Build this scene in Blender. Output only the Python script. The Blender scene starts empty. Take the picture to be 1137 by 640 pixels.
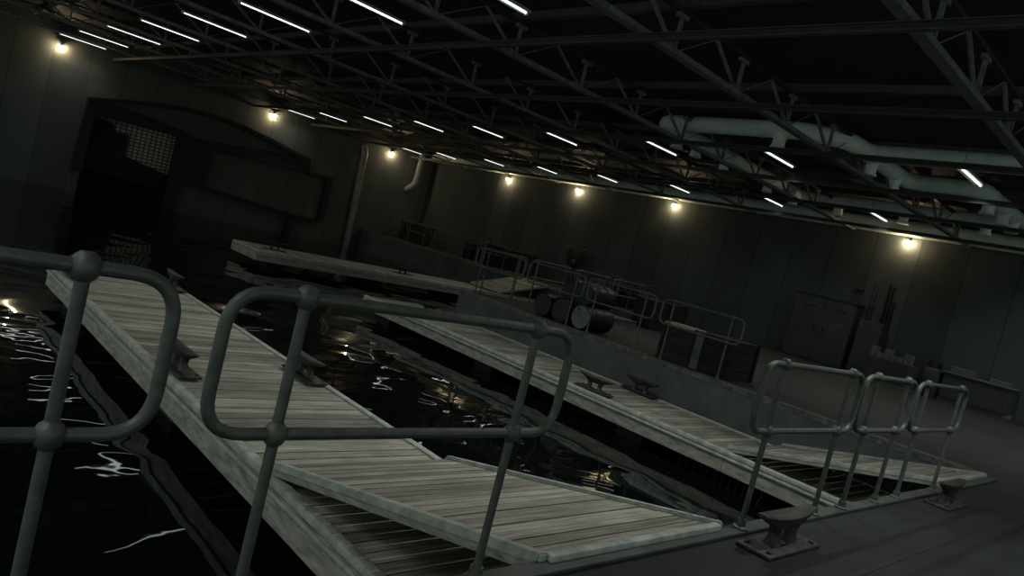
import bpy, bmesh, math, random
from mathutils import Vector, Matrix
random.seed(7)
S = bpy.context.scene
C = S.collection
PI = math.pi

# ------------------------------------------------------------------ camera
def camera():
    F, pitch, roll, yaw = 799.25, .0630751, .250509, .768857
    f = Vector((math.sin(yaw)*math.cos(pitch), math.cos(yaw)*math.cos(pitch), -math.sin(pitch)))
    rt = Vector((math.cos(yaw), -math.sin(yaw), 0)); up = rt.cross(f)
    r_ = rt*math.cos(roll) + up*math.sin(roll); u_ = up*math.cos(roll) - rt*math.sin(roll)
    cd = bpy.data.cameras.new('camera'); co = bpy.data.objects.new('camera', cd); C.objects.link(co)
    cd.sensor_width = 36; cd.lens = F/1137*36; cd.clip_start = .05; cd.clip_end = 200
    m = Matrix((r_, u_, -f)).transposed().to_4x4(); m.translation = Vector((0, 0, 1.6))
    co.matrix_world = m
    S.camera = co
camera()
S.view_settings.view_transform = 'Standard'; S.view_settings.look = 'None'
S.view_settings.gamma = 1; S.view_settings.use_curve_mapping = False
S.view_settings.exposure = 0
w = bpy.data.worlds.new('World'); S.world = w; w.use_nodes = True
w.node_tree.nodes['Background'].inputs[0].default_value = (.40, .48, .43, 1)
w.node_tree.nodes['Background'].inputs[1].default_value = 1
TUBE = 2.2      # glow of the tube itself
LAMP_W = 80.0   # light each ceiling fixture throws down (W)
BULB = 900.0

# hall dimensions (metres)
X0, X1, Y0, Y1, ZC = -6.0, 28.0, -8.0, 39.0, 6.15
WATER = -1.25; BED = -3.2
QY = 2.27          # edge of the near quay
QX = 12.3          # edge of the right quay
QF = 14.55         # far end of the right quay
FX = 23.8          # edge of the far quay
DZ = -.72          # deck height of the floating docks

# --------------------------------------------------------------- materials
def mat(name, col, rough=.7, metal=0, spec=.3):
    m = bpy.data.materials.new(name); m.use_nodes = True
    b = m.node_tree.nodes['Principled BSDF']
    b.inputs['Base Color'].default_value = (*col, 1); b.inputs['Roughness'].default_value = rough
    b.inputs['Metallic'].default_value = metal; b.inputs['Specular IOR Level'].default_value = spec
    return m, m.node_tree, b
def nd(t, ty, **k):
    n = t.nodes.new(ty)
    for a, v in k.items():
        if a in n.inputs: n.inputs[a].default_value = v
        else: setattr(n, a, v)
    return n
def ramp(t, fac, stops):
    r = nd(t, 'ShaderNodeValToRGB'); e = r.color_ramp.elements
    while len(e) < len(stops): e.new(.5)
    for q, (p, c) in zip(e, stops): q.position = p; q.color = (*c, 1)
    t.links.new(fac, r.inputs[0]); return r.outputs[0]
def noisy(name, c1, c2, scale=3, stretch=(1, 1, 1), rough=.75, metal=0, bump=.2, detail=6, spec=.3, lo=.35, hi=.68):
    m, t, b = mat(name, c1, rough, metal, spec)
    co = nd(t, 'ShaderNodeNewGeometry'); mp = nd(t, 'ShaderNodeMapping'); mp.inputs['Scale'].default_value = stretch
    t.links.new(co.outputs['Position'], mp.inputs[0])
    n = nd(t, 'ShaderNodeTexNoise', Scale=scale, Detail=detail, Roughness=.65); t.links.new(mp.outputs[0], n.inputs['Vector'])
    t.links.new(ramp(t, n.outputs[0], [(lo, c1), (hi, c2)]), b.inputs['Base Color'])
    if bump:
        bp = nd(t, 'ShaderNodeBump', Strength=bump, Distance=.02); t.links.new(n.outputs[0], bp.inputs['Height'])
        t.links.new(bp.outputs[0], b.inputs['Normal'])
    return m
def emit(name, col, st):
    m = bpy.data.materials.new(name); m.use_nodes = True; t = m.node_tree
    t.nodes.clear(); e = nd(t, 'ShaderNodeEmission'); o = nd(t, 'ShaderNodeOutputMaterial')
    e.inputs[0].default_value = (*col, 1); e.inputs[1].default_value = st; t.links.new(e.outputs[0], o.inputs[0])
    return m
def panel_wall(name, axis, pitch, off, c1, c2):
    m, t, b = mat(name, c1, .85)
    g = nd(t, 'ShaderNodeNewGeometry'); sx = nd(t, 'ShaderNodeSeparateXYZ'); t.links.new(g.outputs['Position'], sx.inputs[0])
    a = nd(t, 'ShaderNodeMath', operation='SUBTRACT'); t.links.new(sx.outputs[axis], a.inputs[0]); a.inputs[1].default_value = off
    d = nd(t, 'ShaderNodeMath', operation='DIVIDE'); t.links.new(a.outputs[0], d.inputs[0]); d.inputs[1].default_value = pitch
    fl = nd(t, 'ShaderNodeMath', operation='FLOOR'); t.links.new(d.outputs[0], fl.inputs[0])
    fr = nd(t, 'ShaderNodeMath', operation='FRACT'); t.links.new(d.outputs[0], fr.inputs[0])
    wn = nd(t, 'ShaderNodeTexWhiteNoise', noise_dimensions='1D'); t.links.new(fl.outputs[0], wn.inputs['W'])
    n = nd(t, 'ShaderNodeTexNoise', Scale=.9, Detail=8, Roughness=.7); t.links.new(g.outputs['Position'], n.inputs['Vector'])
    ad = nd(t, 'ShaderNodeMath', operation='MULTIPLY_ADD'); t.links.new(wn.outputs[0], ad.inputs[0]); ad.inputs[1].default_value = .55
    t.links.new(n.outputs[0], ad.inputs[2])
    col = ramp(t, ad.outputs[0], [(.35, c1), (.95, c2)])
    sm = nd(t, 'ShaderNodeMath', operation='LESS_THAN'); t.links.new(fr.outputs[0], sm.inputs[0]); sm.inputs[1].default_value = .025
    mx = nd(t, 'ShaderNodeMix', data_type='RGBA'); t.links.new(sm.outputs[0], mx.inputs[0]); t.links.new(col, mx.inputs[6])
    mx.inputs[7].default_value = (c1[0]*.75, c1[1]*.75, c1[2]*.75, 1)
    t.links.new(mx.outputs[2], b.inputs['Base Color'])
    return m
M = {}
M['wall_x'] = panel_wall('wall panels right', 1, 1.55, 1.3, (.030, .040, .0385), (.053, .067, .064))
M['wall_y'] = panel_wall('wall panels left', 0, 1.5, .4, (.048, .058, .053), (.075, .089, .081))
M['ceiling'] = noisy('ceiling sheet', (.022, .025, .024), (.034, .038, .036), .8, bump=0)
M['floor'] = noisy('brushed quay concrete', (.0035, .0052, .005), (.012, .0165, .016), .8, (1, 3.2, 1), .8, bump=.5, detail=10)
M['quay_wall'] = noisy('quay wall concrete', (.05, .056, .055), (.09, .1, .097), 1.1, (1, 1, 1), .85, bump=.4)
M['rim'] = noisy('quay edge stone', (.035, .039, .037), (.13, .137, .13), 9, (1, 1, 1), .85, bump=.6)
M['rim_metal'] = noisy('quay edge steel', (.025, .03, .028), (.06, .07, .065), 4, rough=.5, bump=.1)
M['curb'] = noisy('weathered dock curb', (.2, .235, .215), (.42, .44, .40), 7, (1, 1, 1), .6, bump=.3)
M['fascia'] = noisy('stained dock side board', (.13, .145, .125), (.36, .35, .3), 3.2, (1, 1, 5), .75, bump=.3)
M['rail'] = noisy('galvanised rail steel', (.062, .073, .067), (.105, .118, .109), 14, rough=.5, metal=.35, bump=.15)
M['iron'] = noisy('painted cleat iron', (.018, .0205, .019), (.058, .06, .052), 14, rough=.55, metal=.3, bump=.3, spec=.4)
M['truss'] = noisy('truss steel', (.085, .09, .086), (.2, .205, .195), 8, rough=.7, bump=.2)
M['beam'] = noisy('dark roof beam steel', (.018, .02, .019), (.035, .038, .036), 6, rough=.6, bump=0)
M['beam_edge'] = noisy('roof beam flange steel', (.05, .055, .052), (.09, .095, .09), 6, rough=.6, bump=0)
M['duct'] = noisy('pale green duct metal', (.6, .7, .63), (.74, .84, .77), 3, rough=.55, bump=.1)
M['duct_white'] = noisy('white vent collar metal', (.82, .86, .82), (.9, .93, .89), 3, rough=.5, bump=0)
M['pipe'] = noisy('dull green pipe paint', (.12, .145, .13), (.2, .23, .21), 3, rough=.55, bump=.1)
M['black'] = noisy('black painted steel', (.008, .009, .009), (.016, .018, .017), 4, rough=.6, bump=.1)
M['blackg'] = noisy('glossy black drum paint', (.008, .009, .009), (.02, .022, .022), 5, rough=.45, bump=.1)
M['drum_white'] = noisy('worn white drum lid', (.1, .11, .11), (.17, .185, .185), 5, rough=.5, bump=.1)
M['cabinet'] = noisy('grey cabinet paint', (.035, .04, .038), (.05, .056, .053), 2, rough=.6, bump=0)
M['cabinet_dark'] = noisy('dark cabinet trim', (.02, .023, .022), (.03, .034, .032), 4, rough=.6, bump=0)
M['block'] = noisy('pale concrete block', (.09, .096, .088), (.13, .137, .125), 6, rough=.9, bump=.3)
M['carton'] = noisy('pale carton', (.08, .086, .076), (.105, .11, .098), 3, rough=.9, bump=0)
M['plank'] = noisy('raw plank wood', (.35, .32, .25), (.6, .56, .45), 3, (8, 1, 8), .8, bump=.2)
M['pale_board_lit_face'] = noisy('pale grey board and lit crate face', (.06, .068, .067), (.095, .105, .102), 3, rough=.8, bump=0)
M['slat'] = noisy('dark slatted crate wood', (.006, .0066, .0063), (.014, .0155, .015), 3, (1, 1, 6), .8, bump=.2)
M['greyslat'] = noisy('grey slatted crate wood', (.012, .0135, .013), (.03, .033, .031), 3, (1, 1, 6), .8, bump=.2)
M['tube'] = emit('fluorescent tube', (.93, 1, .95), TUBE)
M['bulb'] = emit('warm lamp globe', (1, .71, .42), BULB)
M['housing'] = noisy('light fixture housing', (.32, .37, .34), (.42, .47, .43), 5, rough=.5, bump=0)
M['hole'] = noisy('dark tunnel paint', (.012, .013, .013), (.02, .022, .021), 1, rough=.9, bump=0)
M['bed'] = noisy('basin bed', (.01, .012, .012), (.02, .022, .02), 1, bump=0)

def tile_mat():
    m, t, b = mat('tiled tunnel wall', (.4, .4, .33), .6)
    g = nd(t, 'ShaderNodeNewGeometry'); mp = nd(t, 'ShaderNodeMapping'); mp.inputs['Rotation'].default_value = (PI/2, 0, 0)
    t.links.new(g.outputs['Position'], mp.inputs[0])
    br = nd(t, 'ShaderNodeTexBrick', Scale=1.0, offset=0.0); br.inputs['Brick Width'].default_value = .24; br.inputs['Row Height'].default_value = .17
    br.inputs['Mortar Size'].default_value = .03; br.inputs['Color1'].default_value = (.5, .5, .38, 1); br.inputs['Color2'].default_value = (.4, .43, .35, 1)
    br.inputs['Mortar'].default_value = (.05, .055, .05, 1)
    t.links.new(mp.outputs[0], br.inputs[0]); t.links.new(br.outputs[0], b.inputs['Base Color']); return m
M['tile'] = tile_mat()
def deck_mat():
    m, t, b = mat('weathered deck planks', (.4, .38, .32), .75)
    at = nd(t, 'ShaderNodeAttribute', attribute_name='tone')
    tc = nd(t, 'ShaderNodeNewGeometry'); uv = nd(t, 'ShaderNodeUVMap'); uv.uv_map = 'UVMap'
    mp = nd(t, 'ShaderNodeMapping'); mp.inputs['Scale'].default_value = (1.1, 26, 1); t.links.new(uv.outputs[0], mp.inputs[0])
    n = nd(t, 'ShaderNodeTexNoise', Scale=1.6, Detail=8, Roughness=.7); t.links.new(mp.outputs[0], n.inputs['Vector'])
    n2 = nd(t, 'ShaderNodeTexNoise', Scale=2.2, Detail=5); t.links.new(tc.outputs['Position'], n2.inputs['Vector'])
    c = ramp(t, n.outputs[0], [(.3, (.12, .117, .096)), (.48, (.34, .33, .275)), (.7, (.63, .61, .52))])
    c2 = ramp(t, n2.outputs[0], [(.35, (.72, .74, .72)), (.7, (1, 1, 1))])
    mx = nd(t, 'ShaderNodeMix', data_type='RGBA', blend_type='MULTIPLY'); mx.inputs[0].default_value = 1
    t.links.new(c, mx.inputs[6]); t.links.new(c2, mx.inputs[7])
    mr = nd(t, 'ShaderNodeMapRange'); mr.inputs[3].default_value = .5; mr.inputs[4].default_value = 1.1; t.links.new(at.outputs['Fac'], mr.inputs[0])
    vm = nd(t, 'ShaderNodeVectorMath', operation='SCALE'); t.links.new(mx.outputs[2], vm.inputs[0]); t.links.new(mr.outputs[0], vm.inputs['Scale'])
    t.links.new(vm.outputs[0], b.inputs['Base Color'])
    bp = nd(t, 'ShaderNodeBump', Strength=.5, Distance=.01); t.links.new(n.outputs[0], bp.inputs['Height']); t.links.new(bp.outputs[0], b.inputs['Normal'])
    return m
M['deck'] = deck_mat()
def water_mat():
    m, t, b = mat('black harbour water', (.002, .003, .003), .012, 0, .5)
    b.inputs['IOR'].default_value = 1.36
    g = nd(t, 'ShaderNodeNewGeometry')
    n1 = nd(t, 'ShaderNodeTexNoise', Scale=.8, Detail=.6, Roughness=.35, Distortion=.6); t.links.new(g.outputs['Position'], n1.inputs['Vector'])
    n2 = nd(t, 'ShaderNodeTexNoise', Scale=4.2, Detail=1, Roughness=.4, Distortion=.3); t.links.new(g.outputs['Position'], n2.inputs['Vector'])
    b1 = nd(t, 'ShaderNodeBump', Strength=1, Distance=.036); t.links.new(n1.outputs[0], b1.inputs['Height'])
    b2 = nd(t, 'ShaderNodeBump', Strength=1, Distance=.0007); t.links.new(n2.outputs[0], b2.inputs['Height']); t.links.new(b1.outputs[0], b2.inputs['Normal'])
    t.links.new(b2.outputs[0], b.inputs['Normal']); return m
M['water'] = water_mat()

# ----------------------------------------------------------------- helpers
def obj(name, bm, m, parent=None, smooth=False, loc=None):
    me = bpy.data.meshes.new(name)
    bmesh.ops.recalc_face_normals(bm, faces=bm.faces[:])
    if smooth:
        for f in bm.faces: f.smooth = True
        for e in bm.edges:
            if len(e.link_faces) == 2 and e.calc_face_angle(0) > .7: e.smooth = False
    bm.to_mesh(me); bm.free(); me.materials.append(M[m])
    o = bpy.data.objects.new(name, me); C.objects.link(o)
    if parent: o.parent = parent
    if loc: o.location = loc
    return o
def tag(o, label, cat, group=None, kind=None):
    o['label'] = label; o['category'] = cat
    if group: o['group'] = group
    if kind: o['kind'] = kind
    return o
def thing(name, label, cat, loc=(0, 0, 0), rz=0, group=None):
    o = bpy.data.objects.new(name, None); C.objects.link(o); o.location = loc; o.rotation_euler = (0, 0, rz)
    return tag(o, label, cat, group)
def struct(name, bm, m, label, cat):
    return tag(obj(name, bm, m), label, cat, kind='structure')
def watt(o, k):
    for c in o.children:
        if c.type == 'LIGHT': c.data = c.data.copy(); c.data.energy = LAMP_W*k
def dup(root, loc, rz, label, group=None):
    r = root.copy(); C.objects.link(r); r.location = loc; r.rotation_euler = (0, 0, rz); r['label'] = label
    if group: r['group'] = group
    for ch in list(root.children):
        c = ch.copy(); C.objects.link(c); c.parent = r
        for g in list(ch.children):
            d = g.copy(); C.objects.link(d); d.parent = c
    return r
def box(bm, a, b, bev=0):
    a, b = Vector(a), Vector(b); c = (a+b)/2; d = b-a
    r = bmesh.ops.create_cube(bm, size=1, matrix=Matrix.Translation(c) @ Matrix.Diagonal((abs(d.x), abs(d.y), abs(d.z), 1)))
    if bev:
        es = list({e for v in r['verts'] for e in v.link_edges})
        bmesh.ops.bevel(bm, geom=es, offset=bev, segments=2, affect='EDGES', profile=.5)
    return bm
def BX(a, b, bev=0): return box(bmesh.new(), a, b, bev)
def tube(bm, pts, r, n=10, cap=True, rad=None):
    pts = [Vector(p) for p in pts]; rings = []; ref = None
    closed = (pts[0]-pts[-1]).length < 1e-6 and len(pts) > 3
    if closed: pts = pts[:-1]
    N = len(pts)
    for i, p in enumerate(pts):
        if closed: t = (pts[(i+1) % N]-pts[i-1]).normalized()
        elif i == 0: t = (pts[1]-p).normalized()
        elif i == N-1: t = (p-pts[i-1]).normalized()
        else: t = ((pts[i+1]-p).normalized()+(p-pts[i-1]).normalized()).normalized()
        if ref is None:
            ref = Vector((0, 0, 1)) if abs(t.z) < .9 else Vector((1, 0, 0))
        u = (ref - t*ref.dot(t)).normalized(); ref = u; v = t.cross(u)
        k = rad[i] if rad else r
        rings.append([bm.verts.new(p+(u*math.cos(a)+v*math.sin(a))*k) for a in [2*PI*j/n for j in range(n)]])
    for i in range(N if closed else N-1):
        A, B = rings[i], rings[(i+1) % N]
        for j in range(n): bm.faces.new((A[j], A[(j+1) % n], B[(j+1) % n], B[j]))
    if cap and not closed:
        bm.faces.new(rings[0][::-1]); bm.faces.new(rings[-1])
    return bm
def TB(pts, r, n=10, **k): return tube(bmesh.new(), pts, r, n, **k)
def lathe(bm, prof, org=(0, 0, 0), axis='z', n=20):
    o = Vector(org); rings = []
    for r, h in prof:
        ring = []
        for j in range(n):
            a = 2*PI*j/n; c, s = r*math.cos(a), r*math.sin(a)
            p = {'z': (c, s, h), 'x': (h, c, s), 'y': (c, h, s)}[axis]
            ring.append(bm.verts.new(o+Vector(p)))
        rings.append(ring)
    for A, B in zip(rings, rings[1:]):
        for j in range(n): bm.faces.new((A[j], A[(j+1) % n], B[(j+1) % n], B[j]))
    bm.faces.new(rings[0][::-1]); bm.faces.new(rings[-1]); return bm
def sphere(bm, c, r, n=12):
    bmesh.ops.create_uvsphere(bm, u_segments=n, v_segments=max(6, n*2//3), radius=r, matrix=Matrix.Translation(c)); return bm
def prism(bm, poly, d, axis='y', at=0):
    def P(p, k):
        return {'y': (p[0], at+k, p[1]), 'x': (at+k, p[0], p[1]), 'z': (p[0], p[1], at+k)}[axis]
    A = [bm.verts.new(P(p, 0)) for p in poly]; B = [bm.verts.new(P(p, d)) for p in poly]
    bm.faces.new(A); bm.faces.new(B[::-1]); n = len(poly)
    for i in range(n): bm.faces.new((A[i], A[(i+1) % n], B[(i+1) % n], B[i]))
    return bm
def rounded(pts, r, seg=6, closed=False):
    """polyline with filleted corners"""
    pts = [Vector(p) for p in pts]; out = []; N = len(pts)
    for i in range(N):
        p = pts[i]
        if not closed and i in (0, N-1): out.append(p); continue
        a, b = (pts[i-1]-p), (pts[(i+1) % N]-p); da, db = a.normalized(), b.normalized()
        k = min(r, a.length*.49, b.length*.49)
        s, e = p+da*k, p+db*k
        for j in range(seg+1):
            u = j/seg; out.append(s*(1-u)**2+p*2*u*(1-u)+e*u*u)
    if closed: out.append(out[0].copy())
    return out

# ============================================================== THE SETTING
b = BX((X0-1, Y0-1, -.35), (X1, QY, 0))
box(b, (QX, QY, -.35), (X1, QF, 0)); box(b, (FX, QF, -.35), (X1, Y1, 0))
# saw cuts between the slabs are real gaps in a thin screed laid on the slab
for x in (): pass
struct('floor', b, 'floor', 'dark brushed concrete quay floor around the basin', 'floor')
b = bmesh.new()
for y in (1.52, -1.9, -5.3): box(b, (X0, y-.02, -.01), (X1, y+.02, .004))
struct('trim_1', b, 'black', 'dark joint strips across the near quay floor', 'floor joint')
b = BX((X0-1, QY-.25, BED), (QX, QY, -.35)); box(b, (QX, QY-.25, BED), (QX+.3, QF, -.35)); box(b, (QX, QF-.3, BED), (FX, QF, -.35))
box(b, (FX, QF-.3, BED), (FX+.3, Y1, -.35))
# facing flush with the slab so that the wall reads as one pale face up to the edge
box(b, (X0-1, QY, BED), (QX-.02, QY+.02, -.06)); box(b, (QX-.03, QY+.02, BED), (QX, QF+.03, -.06)); box(b, (QX, QF, BED), (FX-.03, QF+.03, -.06)); box(b, (FX-.03, QF, BED), (FX, Y1, -.06))
struct('wall_basin', b, 'quay_wall', 'pale concrete quay wall around the boat basin', 'wall')
b = BX((X0, QY-.1, 0), (QX, QY+.02, .03), .008)
struct('trim_2', b, 'rim_metal', 'steel edging strip along the near quay edge', 'edging')
b = BX((QX-.04, QY+.03, -.06), (QX+.22, QF+.04, .03)); box(b, (QX+.23, QF-.22, -.06), (FX-.05, QF+.04, .03)); box(b, (FX-.04, QF-.2, -.06), (FX+.2, Y1, .03))
struct('trim_3', b, 'rim', 'rough stone edging along the right and far quay edges', 'edging')
struct('ceiling', BX((X0, Y0, ZC), (X1, Y1, ZC+.2)), 'ceiling', 'near black sheet ceiling above the roof trusses', 'ceiling')
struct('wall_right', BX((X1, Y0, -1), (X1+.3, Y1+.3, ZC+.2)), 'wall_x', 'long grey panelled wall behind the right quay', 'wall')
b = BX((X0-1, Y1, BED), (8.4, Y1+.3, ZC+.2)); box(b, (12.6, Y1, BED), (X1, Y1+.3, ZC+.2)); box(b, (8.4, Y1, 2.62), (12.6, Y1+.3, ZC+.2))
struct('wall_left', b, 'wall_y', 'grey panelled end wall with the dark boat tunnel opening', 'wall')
#struct('wall_back', BX((X0, Y0-.3, -.2), (X1, Y0, ZC+.2)), 'wall_y', 'panelled wall behind the viewer', 'wall')
#struct('wall_near', BX((X0-1.3, Y0, BED), (X0-1, Y1, ZC+.2)), 'wall_x', 'panelled wall on the viewer\'s left beyond the water', 'wall')
b = bmesh.new(); v = [b.verts.new(p) for p in ((X0-1, QY+.02, WATER), (FX-.03, QY+.02, WATER), (FX-.03, Y1+7, WATER), (X0-1, Y1+7, WATER))]; b.faces.new(v)
tag(obj('water', b, 'water'), 'black rippling harbour water filling the dock basin', 'water', kind='stuff')
struct('floor_basin', BX((X0-1, QY-.2, BED-.2), (FX+.3, Y1+7, BED)), 'bed', 'dark bed below the basin water', 'basin bed')
# tunnel behind the opening
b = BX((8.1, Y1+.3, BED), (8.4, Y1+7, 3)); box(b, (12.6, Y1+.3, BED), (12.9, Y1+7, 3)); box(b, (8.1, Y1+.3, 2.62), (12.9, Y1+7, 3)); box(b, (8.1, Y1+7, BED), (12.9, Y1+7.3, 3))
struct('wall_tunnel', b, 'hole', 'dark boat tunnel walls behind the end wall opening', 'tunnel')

# ============================================================== docks
def planks(u0, u1, w0, w1, pitch, axis, z0, z1, th=.035, zf=None):
    """planks laid across u (walking direction) between w0..w1; axis 'y' means the dock runs along y"""
    bm = bmesh.new(); lay = bm.verts.layers.float.new('tone'); uvl = bm.loops.layers.uv.new('UVMap')
    n = max(1, round((u1-u0)/pitch)); p = (u1-u0)/n
    for i in range(n):
        a, c = u0+i*p+.008, u0+(i+1)*p-.008; tone = random.random(); dz = random.uniform(-.003, .003); off = random.uniform(0, 9)
        za = z0+(z1-z0)*(a-u0)/(u1-u0)+dz; zc = z0+(z1-z0)*(c-u0)/(u1-u0)+dz
        def P(u, w, z): return (w, u, z) if axis == 'y' else (u, w, z)
        q = [P(a, w0, za), P(a, w1, za), P(c, w1, zc), P(c, w0, zc)]
        T = [bm.verts.new(x) for x in q]; B = [bm.verts.new((x[0], x[1], x[2]-th)) for x in q]
        for x in T+B: x[lay] = tone
        fs = [bm.faces.new(T), bm.faces.new(B[::-1])]
        for j in range(4): fs.append(bm.faces.new((T[j], T[(j+1) % 4], B[(j+1) % 4], B[j])))
        for f in fs:
            for l in f.loops:
                x, y, _ = l.vert.co
                l[uvl].uv = ((x, y-u0) if axis == 'y' else (y, x-u0)); l[uvl].uv.x += off
    return bm
def dock(name, label, x0, x1, y0, y1, axis, ends, pitch=.15):
    t = thing(name, label, 'dock', ((x0+x1)/2, (y0+y1)/2, WATER)); o = Vector((-(x0+x1)/2, -(y0+y1)/2, -WATER))
    def put(n, bm, m, sm=False): return obj(n, bm, m, t, sm, loc=o)
    c = .09
    if axis == 'y': put('decking', planks(y0+.02, y1-.02, x0+c, x1-c, pitch, 'y', DZ, DZ), 'deck')
    else: put('decking', planks(x0+.02, x1-.02, y0+c, y1-c, pitch, 'x', DZ, DZ), 'deck')
    z = DZ
    def curb(a, bb):
        put('curb', BX((a[0], a[1], z-.05), (bb[0], bb[1], z+.025), .015), 'curb', True)
    if axis == 'y':
        for xa, xb, s in ((x0, x0+c, -1), (x1-c, x1, 1)):
            curb((xa, y0), (xb, y1))
            xs = xa if s < 0 else xb
            bm = bmesh.new(); y = y0
            while y < y1-.05:
                e = min(y+2.9, y1); box(bm, (xs-(.0 if s < 0 else .05), y+.004, z-.31), (xs+(.05 if s < 0 else 0), e-.004, z-.055)); y = e
            put('side_board', bm, 'fascia')
            put('side_rib', BX((xs-(.025 if s < 0 else 0), y0, z-.1), (xs+(0 if s < 0 else .025), y1, z-.062), .008), 'curb', True)
        put('end_board', BX((x0+.05, y1-.05, z-.31), (x1-.05, y1-.004, z-.06)), 'fascia')
    else:
        for ya, yb, s in ((y0, y0+c, -1), (y1-c, y1, 1)):
            curb((x0, ya), (x1, yb)); ys = ya if s < 0 else yb
            bm = bmesh.new(); x = x0
            while x < x1-.05:
                e = min(x+2.9, x1); box(bm, (x+.004, ys-(0 if s < 0 else .05), z-.31), (e-.004, ys+(.05 if s < 0 else 0), z-.055)); x = e
            put('side_board', bm, 'fascia')
            put('side_rib', BX((x0, ys-(.025 if s < 0 else 0), z-.1), (x1, ys+(0 if s < 0 else .025), z-.062), .008), 'curb', True)
        put('end_board', BX((x0+.004, y0+.05, z-.31), (x0+.05, y1-.05, z-.06)), 'fascia')
        put('end_curb', BX((x0, y0+c, z-.05), (x0+c*.6, y1-c, z+.02), .012), 'curb', True)
    # floats below
    L0, L1 = (y0, y1) if axis == 'y' else (x0, x1); n = max(2, int((L1-L0)/3))
    for i in range(n):
        u = L0+.5+(L1-L0-1.6)*i/(n-1)
        a, bb = ((x0+.2, u, WATER-.3), (x1-.2, u+.6, z-.31)) if axis == 'y' else ((u, y0+.2, WATER-.3), (u+.6, y1-.2, z-.31))
        put('float', BX(a, bb, .03), 'black')
    return t
dock('floating_dock', 'weathered plank dock in the left foreground with three horned cleats on both edges', 2.83, 4.78, 2.3, 13.85, 'y', 1)
dock('floating_dock', 'weathered plank dock running along the pale quay wall on the right', 10.3, 12.24, 2.3, 15.95, 'y', 1)
dock('floating_dock', 'distant plank dock lying crosswise in front of the end wall', 10.1, 23.72, 22.25, 24.35, 'x', 1)
def gangway(label, x0, x1, y0, y1, axis, zlo, zhi):
    """rises from zlo (far) to zhi (quay)"""
    t = thing('gangway_ramp', label, 'ramp', ((x0+x1)/2, (y0+y1)/2, zlo)); o = Vector((-(x0+x1)/2, -(y0+y1)/2, -zlo)); c = .075
    if axis == 'y': obj('decking', planks(y0+.03, y1, x0+c, x1-c, .15, 'y', zhi, zlo), 'deck', t, loc=o)
    else: obj('decking', planks(x0, x1-.03, y0+c, y1-c, .15, 'x', zlo, zhi), 'deck', t, loc=o)
    for k in (0, 1):
        bm = bmesh.new()
        def side(h0, h1):
            if axis == 'y':
                xa = x0 if k == 0 else x1-c
                return prism(bmesh.new(), [(y0, zhi+h0), (y1, zlo+h0), (y1+.0, zlo+h1), (y0, zhi+h1)], c, 'x', xa)
            ya = y0 if k == 0 else y1-c
            return prism(bmesh.new(), [(x0, zlo+h0), (x1, zhi+h0), (x1, zhi+h1), (x0, zlo+h1)], c, 'y', ya)
        m1 = side(-.03, .035); bmesh.ops.bevel(m1, geom=m1.edges[:], offset=.012, segments=2, affect='EDGES')
        obj('curb', m1, 'curb', t, True, loc=o); obj('side_beam', side(-.07, -.03), 'fascia', t, loc=o)
    if axis == 'y': m1 = BX((x0+c, y0-.03, zhi-.04), (x1-c, y0+.03, zhi+.025), .01)
    else: m1 = BX((x1-.03, y0+c, zhi-.04), (x1+.03, y1-c, zhi+.025), .01)
    obj('end_plate', m1, 'curb', t, True, loc=o)
    return t
gangway('plank ramp from the left foreground dock up to the quay, at the bottom', 2.86, 4.76, 2.27, 5.17, 'y', DZ+.075, .04)
gangway('plank ramp rising from the right dock to the quay behind the three small railings', 10.34, 12.28, 2.31, 5.22, 'y', DZ+.075, .04)
gangway('distant plank ramp rising from the crosswise dock to the far quay', 20.9, 23.78, 22.3, 24.3, 'x', DZ+.075, .04)

# ============================================================== cleats
def cleat():
    t = thing('mooring_cleat', 'c', 'mooring cleat', group='horned mooring cleats')
    L, Wd = .40, .125
    bm = BX((-L, -Wd, 0), (L, Wd, .028), .01)
    bp = obj('base_plate', bm, 'iron', t, True)
    for sx in (-1, 1):
        for sy in (-1, 1): obj('bolt', lathe(bmesh.new(), [(.02, .027), (.02, .04), (.012, .046)], (sx*(L-.07), sy*(Wd-.045), 0), n=8), 'black', bp, True)
    for s in (-1, 1):
        bm = bmesh.new(); tube(bm, [(s*.135, 0, .02), (s*.13, 0, .06), (s*.12, 0, .12), (s*.15, 0, .19)], .05, 12, rad=[.066, .048, .042, .052])
        obj('leg', bm, 'iron', t, True)
    # horn bar: flat on top, belly below, tapering to both tips
    bm = bmesh.new(); n = 15; rings = []
    for i in range(n):
        u = -1+2*i/(n-1); x = u*.40; a = abs(u)
        wd = .07*(1-.55*a**2.2)+.004; top = .245+.022*a**2; th = .085*(1-a**1.6)+.022
        ring = [(x, -wd, top-.008), (x, -wd*.85, top), (x, wd*.85, top), (x, wd, top-.008), (x, wd*.75, top-th*.75), (x, wd*.35, top-th), (x, -wd*.35, top-th), (x, -wd*.75, top-th*.75)]
        rings.append([bm.verts.new(p) for p in ring])
    for A, B in zip(rings, rings[1:]):
        for j in range(8): bm.faces.new((A[j], A[(j+1) % 8], B[(j+1) % 8], B[j]))
    bm.faces.new(rings[0]); bm.faces.new(rings[-1][::-1]); obj('horn', bm, 'iron', t, True)
    return t
c0 = cleat(); D = PI/2; dz = DZ+.003
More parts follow.
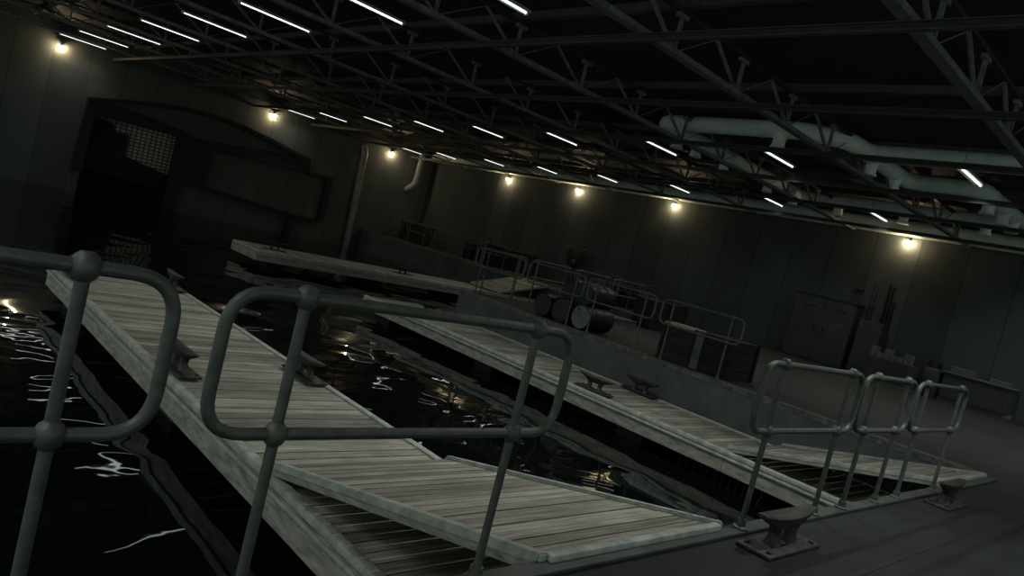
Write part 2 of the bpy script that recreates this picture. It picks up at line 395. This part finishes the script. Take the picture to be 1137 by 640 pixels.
spots = [(4.62, 13.2, dz+.023, D, 'iron cleat on the far right corner of the left foreground dock'),
 (3.06, 13.15, dz+.023, D, 'iron cleat on the far left corner of the left foreground dock'),
 (3.06, 8.02, dz+.023, D, 'iron cleat on the left edge of the left foreground dock, halfway along'),
 (4.60, 8.02, dz+.023, D, 'iron cleat on the right edge of the left foreground dock, halfway along'),
 (10.53, 8.12, dz+.023, D, 'iron cleat on the water side of the right dock, halfway along'),
 (12.05, 8.18, dz+.023, D, 'dark iron cleat on the right dock close against the quay wall'),
 (11.3, 14.4, dz, 0, 'dark iron cleat near the far end of the right dock'),
 (11.2, 23.4, dz, 0, 'dark iron cleat at the left end of the distant crosswise dock'),
 (16.6, 23.4, dz, 0, 'dark iron cleat in the middle of the distant crosswise dock'),
 (5.05, 1.98, .0, 0, 'large dark iron cleat on the quay floor beside the bottom ramp corner'),
 (9.1, 1.98, .0, 0, 'dark iron cleat on the quay floor in front of the rightmost railing')]
for i, (x, y, z, r, l) in enumerate(spots):
    if i == 0: c0.location = (x, y, z); c0.rotation_euler.z = r; c0['label'] = l; c0['group'] = 'horned mooring cleats'
    else: dup(c0, (x, y, z), r, l)

# ============================================================== railings
def railing(L, first, r=.022):
    """loop railing along local x from 0..L, feet at 0, top at 1.21"""
    t = thing('tube_railing', 'r', 'railing', group='looped tube railings')
    z0, z1 = .72, 1.21
    loop = rounded([(0, 0, z0), (L, 0, z0), (L, 0, z1), (0, 0, z1)], .14, 8, True)
    obj('rail_loop', TB(loop, r, 12), 'rail', t, True)
    for x in (.26, L-.26):
        obj('post', TB([(x, 0, .0), (x, 0, z1)], r*.92, 12), 'rail', t, True)
        for z in (z0, z1): obj('ball_joint', lathe(bmesh.new(), [(.02, -.042), (.033, -.03), (.041, -.012), (.041, .012), (.033, .03), (.02, .042)], (x, 0, z), n=14), 'rail', t, True)
        obj('foot_flange', lathe(bmesh.new(), [(.055, 0), (.055, .012), (.034, .02), (.032, .07)], (x, 0, 0), n=14), 'rail', t, True)
    return t
protos = {}
def place_rail(L, loc, rz, label):
    if L not in protos:
        t = railing(L, True); t.location = loc; t.rotation_euler.z = rz; t['label'] = label; protos[L] = t
    else: dup(protos[L], loc, rz, label)
ry = 2.225; Z = .03
place_rail(1.68, (-.88, ry, Z), 0, 'large foreground tube railing cut off by the left edge of the picture')
place_rail(1.68, (.96, ry, Z), 0, 'large foreground tube railing in front of the left dock planks')
place_rail(1.76, (4.66, ry, Z), 0, 'tube railing between the left and right ramps, widest of the right group')
place_rail(1.33, (6.5, ry, Z), 0, 'middle and narrowest tube railing of the three at the right ramp')
place_rail(1.76, (7.93, ry, Z), 0, 'rightmost tube railing at the lower right of the picture')
names = ['nearest the viewer, beside the black crate', 'beside the white drum lid', 'in front of the pile of black drums', 'at the far corner of the quay']
for (a, bb), l in zip(((8.38, 6.6), (10.42, 8.62), (12.38, 10.6), (14.48, 12.6)), names):
    place_rail(1.85, (12.42, bb-.03, Z), PI/2, 'thin railing on the right quay edge, '+l)
for x, l in zip((12.58, 14.5, 16.4, 18.3), ['first from the dock side corner', 'second from the corner', 'third from the corner, behind the drums', 'last before the dark cases']):
    place_rail(1.72, (x, 14.43, Z), 0, 'thin railing across the right quay end, '+l)
for y, L, l in ((36.8, 1.85, 'first from the end wall'), (34.75, 1.85, 'second from the end wall'), (32.3, 2.05, 'third from the end wall, before the dark crate'), (29.95, 2.05, 'fourth from the end wall'), (27.65, 2.05, 'fifth from the end wall'), (25.5, 2.05, 'just beyond the distant ramp'),
                (18.26, 1.72, 'first on the near side of the distant ramp'), (16.45, 1.72, 'nearest, seen between closer railings')):
    place_rail(L, (23.92, y, Z), PI/2, 'faint railing on the far quay edge, '+l)

# ============================================================== roof
def truss(label):
    t = thing('roof_truss', label, 'roof truss', group='steel roof trusses'); zb, zt = 5.25, 5.93
    obj('bottom_chord', BX((X0, -.085, zb), (X1, .085, zb+.09)), 'truss', t)
    obj('top_chord', BX((X0, -.05, zt), (X1, .05, zt+.07)), 'beam', t)
    xs = [x for x in [11.75+2.1*k for k in range(-8, 8)]]
    for x in xs:
        obj('upright', BX((x-.03, -.03, zb+.09), (x+.03, .03, zt)), 'truss', t)
        obj('bracket', BX((x-.14, -.04, zt-.07), (x+.14, .04, zt-.001)), 'truss', t)
        bm = TB([(x-.06, 0, zb+.09), (x-1.0, 0, zt-.01)], .036, 6); obj('diagonal_brace', bm, 'truss', t)
        bm = TB([(x-1.0, 0, zt-.01), (x-2.0, 0, zb+.1)], .013, 6); obj('tie_rod', bm, 'truss', t)
    return t
ordn = ['nearest to the viewer, crossing the top right corner', 'second nearest, passing in front of the pale duct', 'third nearest, above the middle of the picture', 'fourth nearest', 'fifth nearest', 'fifth farthest from the viewer', 'fourth farthest', 'third farthest', 'last but one from the end wall', 'farthest, close to the end wall']
t0 = None
for k in range(9):
    y = 3.68+3.96*k; l = 'dark zigzag braced roof truss, '+(ordn[k] if k < 8 else ordn[9])
    if k == 5: l = 'dark steel roof truss with zigzag bracing, fourth from the end wall'
    if k == 6: l = 'dark steel roof truss with zigzag bracing, third from the end wall'
    if k == 7: l = 'dark steel roof truss with zigzag bracing, second from the end wall'
    if t0 is None: t0 = truss(l); t0.location = (0, y, 0)
    else: dup(t0, (0, y, 0), 0, l)
pos = ['running left to right along the top of the picture', 'just above the pale duct', 'passing below the long pale duct', 'over the middle light row', 'second from the right wall', 'closest to the right wall']
for i, x in enumerate((8.75, 12.2, 15.65, 19.1, 22.6, 26.1)):
    t = thing('roof_beam', 'slim dark steel beam slung below the trusses, '+pos[i], 'beam', (x, 0, 5.25), group='beams below the trusses')
    obj('web', BX((-.012, Y0, -.1), (.012, Y1, -.012)), 'beam', t)
    for nme, z in (('top_flange', -.012), ('bottom_flange', -.112)): obj(nme, BX((-.05, Y0, z), (.05, Y1, z+.012)), 'beam_edge', t)
for i, x in enumerate([1.2+4.2*k for k in range(7)]):
    b = BX((x-.07, Y0, 6.0), (x+.07, Y1, ZC)); o = obj('ceiling_purlin', b, 'beam_edge')
    tag(o, 'flat purlin fixed under the dark ceiling, %s from the left' % ['first', 'second', 'third', 'fourth', 'fifth', 'sixth', 'last'][i], 'purlin', 'ceiling purlins')

# ceiling tube lights
def tube_light():
    t = thing('tube_light', 'l', 'ceiling light', group='fluorescent ceiling lights'); L = .9
    bm = bmesh.new(); prism(bm, [(-.105, -.012), (-.03, .026), (.03, .026), (.105, -.012), (.085, .05), (-.085, .05)], 2*L+.08, 'x', -L-.04)
    obj('housing', bm, 'housing', t)
    bm = bmesh.new(); tube(bm, [(-L, 0, -.0), (L, 0, -.0)], .022, 8); obj('tube', bm, 'tube', t, True)
    ld = bpy.data.lights.new('tube_glow', 'AREA'); ld.shape = 'RECTANGLE'; ld.size = 2*L; ld.size_y = .05; ld.energy = LAMP_W; ld.color = (.98, 1, .95); ld.spread = math.radians(115)
    lo = bpy.data.objects.new('tube_glow', ld); C.objects.link(lo); lo.parent = t; lo.location = (0, 0, -.05)
    for s in (-1, 1):
        obj('end_cap', BX((s*(L+.02)-.02, -.045, -.045), (s*(L+.02)+.02, .045, .03), .008), 'housing', t)
        obj('hanger_rod', TB([(s*.6, 0, .08), (s*.6, 0, ZC-5.5)], .006, 6), 'beam_edge', t)
    return t
l0 = None
rown = {7.3: 'left row', 17.9: 'middle row', 25.4: 'row beside the right wall', -3.3: 'added unseen row out over the left water'}
ys = [5.25, 9.85, 13.75, 18.05, 22.1, 26.1, 30.25, 34.6, 38.2]
ol = ['nearest', 'second nearest', 'third nearest', 'fourth nearest', 'middle one', 'fourth farthest', 'third farthest', 'second farthest', 'farthest']
for x in (7.3, 17.9, 25.4):
    for i, y in enumerate(ys):
        l = 'lit fluorescent tube light hanging in the %s, %s' % (rown[x], ol[i])
        if l0 is None: l0 = tube_light(); l0.location = (x, y, 5.5); l0['label'] = l
        else: watt(dup(l0, (x, y, 5.5), 0, l), (1 if y < 8 else .7 if y < 12 else .38 if y < 20 else .16)*(.4 if x > 25 else .75 if x > 17 else 1))
    dup(l0, (x, 1.2, 5.5), 0, 'lit fluorescent tube light in the %s, above the near quay' % rown[x])
for y, l in ((1.2, 'first'), (5.25, 'second'), (9.85, 'third'), (13.75, 'fourth'), (18.05, 'fifth')): dup(l0, (-3.3, y, 5.5), 0, 'unseen lit tube light added beyond the left edge, %s from the near quay' % l)  # unseen row of lights, added to brighten the near dock

# wall lamps
def wall_lamp():
    t = thing('wall_lamp', 'w', 'wall lamp', group='warm wall lamps')   # faces -y, mounted on a wall at y=0
    obj('back_plate', BX((-.09, -.03, -.09), (.09, 0, .09), .01), 'housing', t)
    obj('arm', TB(rounded([(0, -.02, .05), (0, -.1, .1), (0, -.17, .07)], .05, 4), .015, 8), 'housing', t, True)
    obj('cap', lathe(bmesh.new(), [(.075, .045), (.08, .05), (.06, .08), (.02, .09)], (0, -.17, 0), n=14), 'housing', t, True)
    obj('globe', lathe(bmesh.new(), [(.02, -.05), (.042, -.035), (.052, 0), (.042, .035), (.02, .045)], (0, -.17, 0), n=14), 'bulb', t, True)
    return t
w0 = wall_lamp()
first = True
for x, y, z, r, l in [(6.67, Y1, 5.02, 0, 'warm glowing wall lamp at the top left of the end wall'),
 (16.85, Y1, 5.02, 0, 'warm glowing wall lamp on the end wall above the curved dark arch'),
 (24.7, Y1, 5.02, 0, 'warm glowing wall lamp on the end wall beside the short hooked pipe'),
 (X1, 31.4, 5.0, -PI/2, 'warm glowing wall lamp on the right wall, farthest of its four'),
 (X1, 25.86, 5.02, -PI/2, 'warm glowing wall lamp on the right wall, second farthest of its four'),
 (X1, 19.74, 5.04, -PI/2, 'warm glowing wall lamp on the right wall, above the drums and crates'),
 (X1, 9.5, 5.09, -PI/2, 'warm glowing wall lamp on the right wall, above the cabinets and conduits')]:
    if first: w0.location = (x, y, z); w0.rotation_euler.z = r; w0['label'] = l; first = False
    else: dup(w0, (x, y, z), r, l)

# ============================================================== ducts
dt = thing('air_duct', 'pale green round air duct winding below the ceiling with small round vents', 'air duct', (16.3, 7.6, 5.85))
R_ = .21; DZc = 5.85; K = 1.058
def dput(n, bm, m, sm=True): return obj(n, bm, m, dt, sm, loc=(-16.3, -7.6, -5.85))
def kk(p): return (p[0]*K, p[1]*K, DZc)
def dpath(pts, r=R_): dput('duct_section', TB(rounded(pts, .37, 5), r, 20), 'duct')
A = [kk(p) for p in ((24.3, 12), (15.4, 11.95), (15.4, 7.9), (16.1, 7.2), (17.0, 7.2), (17.0, 6.5), (17.0, -2))]
dpath(A)
dpath([kk(p) for p in ((17.0, 7.2), (19.75, 7.2), (19.85, 5.45), (24.25, 5.4))])
dpath([kk(p) for p in ((24.3, 12.0), (24.1, -2))])
def collars(p, q, step=1.2):
    p, q = Vector(p), Vector(q); L = (q-p).length; d = (q-p).normalized(); k = .7
    while k < L-.4:
        c = p+d*k; dput('joint_ring', TB([c-d*.012, c+d*.012], R_+.008, 20), 'duct'); k += step
for p, q in zip(A, A[1:]):
    if (Vector(p)-Vector(q)).length > 1: collars(p, q)
for p, q in (((17.2, 7.2), (19.6, 7.2)), ((20, 5.45), (24, 5.4)), ((24.3, 11.8), (24.1, 0))): collars(kk(p), kk(q))
for x, y in ((16.35, 12.0), (17.3, 12.0), (18.9, 12.0), (21.7, 12.0), (23.6, 12.0), (15.4, 8.55), (24.27, 10.7), (24.25, 8.6), (17.4, 7.2), (19.0, 7.2), (20.6, 5.44), (22.0, 5.43), (23.1, 5.42), (24.2, 6.3)):
    dput('vent_collar', lathe(bmesh.new(), [(.2, -.1), (.17, -.22), (.15, -.26), (.16, -.4), (.19, -.43), (.19, -.46)], kk((x, y)), n=18), 'duct_white')
for x, y in ((16.6, 12), (19.4, 12), (22.2, 12), (15.4, 10), (18.4, 7.2), (21.2, 5.43), (17, 4.6), (24.25, 9), (24.15, 4)):
    dput('hanger', TB([(x*K, y*K, DZc+.19), (x*K, y*K, ZC)], .008, 6), 'beam_edge')
wd = thing('wall_duct', 'long pale duct running along the top of the right wall', 'air duct', (27.72, 15, 5.55))
obj('duct_tube', TB([(0, -20, 0), (0, 23.6, 0)], .28, 20), 'duct', wd, True)
for k in range(-18, 24, 3): obj('joint_ring', TB([(0, k-.02, 0), (0, k+.02, 0)], .288, 20), 'duct', wd, True)
# end wall pipes
o = obj('drain_pipe', TB(rounded([(22.95, 38.76, -1.4), (22.75, 38.76, 4.6), (22.75, 39.1, 4.95)], .3, 6), .19, 16), 'pipe', None, True)
tag(o, 'tall pale pipe rising from the water up the end wall', 'pipe')
o = obj('drain_pipe', TB(rounded([(26.85, 38.76, ZC-.5), (26.8, 38.76, 3.6), (26.45, 38.9, 3.2), (26.4, 39.1, 3.1)], .3, 6), .19, 16), 'pipe', None, True)
tag(o, 'short pale hooked pipe high on the end wall near the corner', 'pipe')

# ============================================================== boat tunnel gate
g = thing('tunnel_gate', 'black steel arch and frame around the boat tunnel in the end wall', 'gate', (13, Y1, 0))
def gput(n, bm, m): return obj(n, bm, m, g, loc=(-13, -Y1, 0))
yy = Y1-.35; dp = .34
gput('left_post', prism(bmesh.new(), [(7.95, -.24), (8.4, -.24), (8.42, 2.9), (8.42, 3.2), (8.03, 3.2)], dp, 'y', yy), 'black')
arch_o = [(8.05, 3.2), (9.41, 3.53), (10.99, 3.85), (12.4, 4.06), (13.92, 4.11), (15.24, 4.02), (17.01, 3.75), (19.44, 3.25)]
arch_i = [(18.9, 3.2), (17.07, 3.52), (15.29, 3.79), (13.96, 3.93), (12.44, 3.88), (11.03, 3.68), (9.45, 3.38), (8.4, 3.15)]
gput('arch_band', prism(bmesh.new(), arch_o+arch_i, dp+.1, 'y', yy-.1), 'black')
gput('lintel', prism(bmesh.new(), [(8.42, 3.2), (9.1, 3.2), (10.2, 3.12), (11.3, 3.0), (12.2, 2.88), (13.16, 2.66), (14.7, 2.83), (16.3, 3.03), (18.2, 3.22), (19.44, 3.25), (19.52, 2.58), (16.5, 2.38), (13.9, 2.3), (12.2, 2.56), (8.42, 2.46)], dp, 'y', yy), 'black')
gput('centre_pillar', prism(bmesh.new(), [(12.2, -1.5), (12.7, -1.5), (12.75, .25), (13.95, .5), (13.95, 2.35), (12.2, 2.56)], dp-.02, 'y', yy+.01), 'black')
gput('frame_top', prism(bmesh.new(), [(19.5, 2.58), (21.05, 2.62), (21.05, 2.42), (19.5, 2.38)], dp, 'y', yy), 'black')
gput('frame_side', prism(bmesh.new(), [(20.7, 2.45), (21.05, 2.45), (21.05, -.15), (20.72, -.15)], dp, 'y', yy), 'black')
gput('frame_bottom', prism(bmesh.new(), [(12.7, .5), (14.3, .36), (19.1, .02), (20.74, -.02), (20.74, -.18), (19.1, -.18), (14.3, .2), (12.7, .3)], dp, 'y', yy), 'black')
gput('foot_post', prism(bmesh.new(), [(18.85, -.1), (19.2, -.1), (19.2, -1.6), (18.85, -1.6)], dp, 'y', yy), 'black')
o = struct('wall_tiled', BX((8.42, Y1+.6, .42), (12.6, Y1+.8, 2.6)), 'tile', 'pale tiled wall panel inside the boat tunnel', 'tiled wall')
o = obj('tunnel_box', prism(bmesh.new(), [(8.42, -.1), (12.55, -.3), (12.55, .45), (10.2, .95), (10.2, 1.98), (9.5, 2.0), (9.5, 2.3), (8.42, 2.45)], .25, 'y', Y1+.33), 'hole')
tag(o, 'dark stepped screen standing in front of the tiled tunnel wall', 'screen')
bm = bmesh.new()
for k in range(22): x = 8.5+k*.18; box(bm, (x-.01, Y1+.05, -1.3), (x+.01, Y1+.07, .3))
for k in range(9): z = -1.2+k*.18; box(bm, (8.42, Y1+.03, z-.01), (12.55, Y1+.05, z+.01))
gput('wire_grille', bm, 'black')

# ============================================================== right quay things
def drum(lid):
    t = thing('oil_drum', 'd', 'drum', group='drums lying on the right quay')
    r = .29; prof = []
    for h, k in ((0, 0), (.0, .012), (.28, .0), (.29, .012), (.31, .012), (.32, 0), (.56, 0), (.57, .012), (.59, .012), (.6, 0), (.87, .0), (.88, .012), (.9, .012)): prof.append((r-.012+k, h))
    obj('barrel_body', lathe(bmesh.new(), prof[1:], (0, 0, r), 'x', 28), 'blackg', t, True)
    obj('lid', lathe(bmesh.new(), [(r-.022, -.004), (r-.03, .004)], (0, 0, r), 'x', 28), lid, t, True)
    obj('rim', TB([(0, (r-.01)*math.cos(a), r+(r-.01)*math.sin(a)) for a in [2*PI*j/28 for j in range(28)]]+[(0, r-.01, r)], .012, 8), 'blackg', t, True)
    obj('bung', lathe(bmesh.new(), [(.03, -.015), (.03, .0)], (0, .08, r+.17), 'x', 10), 'black', t, True)
    return t
dw = drum('drum_white'); dw.location = (12.8, 10.78, .0); dw['label'] = 'black drum lying with its worn white lid facing the water'
db = drum('blackg'); db.location = (12.8, 11.42, 0); db['label'] = 'black drum lying just behind the white lidded drum in the bottom row'
dup(db, (12.8, 12.05, 0), 0, 'black drum lying at the far end of the bottom row')
dup(db, (13.95, 12.12, 0), 0, 'black drum lying behind the far end of the bottom row')
dup(db, (13.1, 11.1, .508), 0, 'black drum on top of the pile, above the white lid')
dup(db, (13.35, 11.735, .508), 0, 'black drum on top of the pile, toward the far corner')
#dup(db, (15.3, 10.9, 0), PI/2-.3, 'black drum lying loose behind the pile')
# crate with wood lid
def crate(name, label, x0, x1, y0, y1, h, m, nsl, lid=None, lit_face=False, z=0):
    t = thing(name, label, 'crate', ((x0+x1)/2, (y0+y1)/2, z)); a, c = (x1-x0)/2, (y1-y0)/2
    obj('crate_body', BX((-a+.02, -c+.02, 0), (a-.02, c-.02, h-.02)), m, t)
    bm = bmesh.new(); p = h/nsl
    for k in range(nsl): box(bm, (-a, -c, k*p+.008), (a, c, (k+1)*p-.008))
    obj('slats', bm, m, t)
    for sx in (-1, 1):
        for sy in (-1, 1): obj('corner_post', BX((sx*a-.03+sx*.006, sy*c-.03+sy*.006, 0), (sx*a+.03+sx*.006, sy*c+.03+sy*.006, h)), m, t)
    if lid:
        bm = bmesh.new()
        for k in range(3): w_ = 2*a/3; box(bm, (-a+k*w_+.006, -c-.04, h), (-a+(k+1)*w_-.006, c+.04, h+.045), .005)
        obj('lid', bm, lid, t)
    if lit_face: obj('lit_face_panel', BX((-a-.02, c-.2, .005), (-a, c, h-.01)), 'pale_board_lit_face', t)  # pale strip paints the lit part of the crate face into the colour
    return t
crate('lidded_crate', 'grey slatted crate with a raw wood plank lid beside the black crates', 12.92, 13.35, 7.88, 8.56, .74, 'greyslat', 4, 'plank')
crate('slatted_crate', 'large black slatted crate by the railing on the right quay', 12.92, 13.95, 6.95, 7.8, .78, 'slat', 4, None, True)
crate('slatted_crate', 'dark slatted case behind the drums, left one of the pair', 18.5, 19.3, 12.85, 13.5, .92, 'slat', 3)
crate('slatted_crate', 'dark slatted case behind the drums, right one of the pair', 19.7, 20.5, 12.95, 13.6, .92, 'slat', 3)
crate('slatted_crate', 'dark crate far back on the far quay, left one by the end wall', 25.6, 27, 35.9, 37.4, 1.15, 'slat', 4)
crate('slatted_crate', 'dark wide crate on the far quay behind the distant ramp', 25.8, 27.2, 26.9, 29.2, 1.15, 'slat', 4)
crate('slatted_crate', 'dark crate against the right wall behind the small pallet', 24.8, 25.8, 18.9, 19.8, .95, 'slat', 4)
pt = thing('wooden_pallet', 'grey pallet on the quay behind the drums', 'pallet', (17.8, 13.7, 0))
bm = bmesh.new()
for k in range(7): box(bm, (-.6+k*.18, -.5, .11), (-.48+k*.18, .5, .13))
obj('top_boards', bm, 'pale_board_lit_face', pt)
for y in (-.46, 0, .42): obj('bearer', BX((-.6, y, 0), (.6, y+.06, .11)), 'pale_board_lit_face', pt)
# boat propeller shape: dark lobed machine by the wall
pr_ = thing('outboard_propeller', 'dark lobed propeller shape standing against the right wall', 'propeller', (27.3, 24.3, 0))
obj('stand', BX((-.3, -.3, 0), (.3, .3, .08), .01), 'black', pr_)
obj('shaft', TB([(0, 0, .05), (0, 0, 1.25)], .09, 12), 'black', pr_, True)
for s in (-1, 1):
    bm = bmesh.new(); bmesh.ops.create_uvsphere(bm, u_segments=14, v_segments=10, radius=1, matrix=Matrix.Translation((0, s*.36, 1.62)) @ Matrix.Rotation(-s*.35, 4, 'X') @ Matrix.Diagonal((.1, .3, .5, 1)))
    obj('blade', bm, 'black', pr_, True)
obj('hub', lathe(bmesh.new(), [(.12, -.2), (.2, -.1), (.2, .12), (.08, .22)], (0, 0, 1.28), 'x', 16), 'black', pr_, True)
dr = crate('machine_block', 'small dark machine block on the far quay', 26.2, 26.9, 31.0, 31.6, .9, 'black', 2); dr['category'] = 'machine'
vt = lathe(bmesh.new(), [(.2, 0), (.22, .03), (.22, 1.1), (.14, 1.28), (.07, 1.34), (.07, 1.45)], (26.6, 30.2, 0), n=16)
tag(obj('gas_cylinder', vt, 'black', None, True), 'dark upright gas cylinder on the far quay', 'gas cylinder')

# ============================================================== right wall equipment
cb = thing('electrical_cabinet', 'tall grey double door cabinet against the right wall', 'cabinet', (27.65, 11.55, 0)); x = -.32
obj('cabinet_body', BX((x+.02, -1.15, 0), (.34, 1.15, 2.46)), 'cabinet', cb)
obj('cabinet_top', BX((x-.03, -1.2, 2.46), (.34, 1.2, 2.52)), 'cabinet_dark', cb)
obj('side_panel', BX((x+.02, -1.17, .02), (.33, -1.151, 2.45)), 'cabinet_dark', cb)
for k, (ya, yb) in enumerate(((-1.14, -.02), (.02, 1.14))):
    d_ = obj('door', BX((x, ya, .06), (x+.03, yb, 2.42), .006), 'cabinet', cb)
    hy = yb-.14 if k == 0 else ya+.14
    obj('handle', BX((x-.04, hy-.02, 1.15), (x, hy+.02, 1.38), .006), 'black', d_)
    obj('vent_grille', BX((x-.006, ya+.25, 2.02), (x, ya+.75, 2.12)), 'cabinet_dark', d_)
obj('notice_plate', BX((x-.008, -.75, 1.5), (x, -.5, 1.58)), 'pale_board_lit_face', cb)
c2 = thing('control_box', 'grey wall box right of the tall cabinet', 'cabinet', (27.7, 9.78, 0))
obj('box_body', BX((-.3, -.42, 0), (.29, .42, 2.0), .01), 'cabinet', c2); obj('box_door', BX((-.32, -.36, .1), (-.3, .36, 1.9), .005), 'cabinet', c2)
obj('side_conduit', TB([(-.27, -.47, .9), (-.27, -.47, 1.85)], .05, 10), 'black', c2, True)
for (y, z0, z1, dk, lab, n) in ((10.85, 2.55, 3.7, 0, 'thin grey conduits above the tall cabinet', 3), (10.2, 2.02, 3.35, 0, 'thin grey conduits above the wall box', 2), (9.68, 2.02, 3.48, 1, 'thick black conduits with hooked tops on the right wall', 3)):
    t = thing('wall_conduit', lab, 'conduit', (27.9, y, z0), group='conduits on the right wall')
    for k in range(n):
        zz = z1-z0-(.6 if (dk and k == 2) else .12*k); yk = -.13*k
        obj('pipe', TB(rounded([(0, yk, 0), (0, yk, zz), (0, yk-.1, zz+.02)], .06, 4), .034 if dk else .016, 8), 'black' if dk else 'cabinet_dark', t, True)
        obj('coupling', TB([(0, yk, .04), (0, yk, .18)], .055 if dk else .03, 8), 'black' if dk else 'cabinet_dark', t, True)
    obj('clamp', BX((-.02, -.13*(n-1)-.05, .5), (.1, .05, .54)), 'cabinet_dark', t)
# block stack
bt = thing('block_stack_base', 'dark low plinth carrying a row of pale blocks by the right wall', 'plinth', (26.95, 8.56, 0), -.25)
obj('plinth_body', BX((-.35, -.8, 0), (.35, .75, .86), .02), 'cabinet', bt); obj('plinth_foot', BX((-.37, -.82, 0), (.37, .77, .08)), 'block', bt)
bb_ = BX((-.1, -.115, 0), (.1, .115, .17), .01); blk = obj('pale_block', bb_, 'block')
k = 0
names_b = ['far end', 'second from the far end', 'third from the far end', 'fourth from the far end', 'second from the near end', 'near end']
for i in range(6):
    ly = .62-i*.25; cx = 26.95-.12; ang = -.25
    px_ = 26.95+math.cos(ang)*-.2-math.sin(ang)*ly; py_ = 8.56+math.sin(ang)*-.2+math.cos(ang)*ly
    if i == 0: o = blk
    else: o = blk.copy(); C.objects.link(o)
    o.location = (px_, py_, .86); o.rotation_euler.z = ang
    tag(o, 'pale block in the row on the low plinth, '+names_b[i], 'block', 'pale blocks on the plinth')
for i, l in ((0, 'stacked on top at the far end of the row'), (2, 'stacked on top near the middle of the row'), (5, 'stacked on top at the near end of the row')):
    ly = .62-i*.25; ang = -.25
    o = blk.copy(); C.objects.link(o); o.location = (26.95+math.cos(ang)*-.2-math.sin(ang)*ly, 8.56+math.sin(ang)*-.2+math.cos(ang)*ly, 1.03); o.rotation_euler.z = ang
    tag(o, 'pale block '+l, 'block', 'pale blocks on the plinth')
pm = thing('pump_unit', 'dark round pump with two knobs between the blocks and the bench', 'pump', (27.1, 7.33, 0))
obj('pump_body', lathe(bmesh.new(), [(.3, 0), (.32, .06), (.3, .9), (.24, .98)], (0, 0, 0), n=20), 'cabinet_dark', pm, True)
for s in (-.14, .16): obj('knob', lathe(bmesh.new(), [(.05, .97), (.07, 1.05), (.06, 1.22)], (0, s, 0), n=12), 'black', pm, True)
be = thing('work_bench', 'long grey work bench with boxes on it against the right wall', 'bench', (27.35, 6.02, 0))
obj('bench_body', BX((-.45, -.95, .16), (.6, .95, .96)), 'cabinet', be)
obj('bench_top', BX((-.5, -1.0, .96), (.62, 1.0, 1.0), .008), 'block', be)
obj('plinth', BX((-.4, -.98, 0), (.6, .98, .14)), 'block', be)
bm = BX((-.3, -.32, 0), (.3, .32, .2), .008); t = tag(obj('carton_box', bm, 'carton', None, loc=(27.3, 6.52, 1.0)), 'long pale carton on the far end of the grey bench', 'box', 'boxes on the bench')
bm = BX((-.2, -.27, 0), (.25, .27, .14), .008); t = tag(obj('carton_box', bm, 'carton', None, loc=(27.3, 5.47, 1.0)), 'lower pale carton on the near end of the grey bench', 'box', 'boxes on the bench')
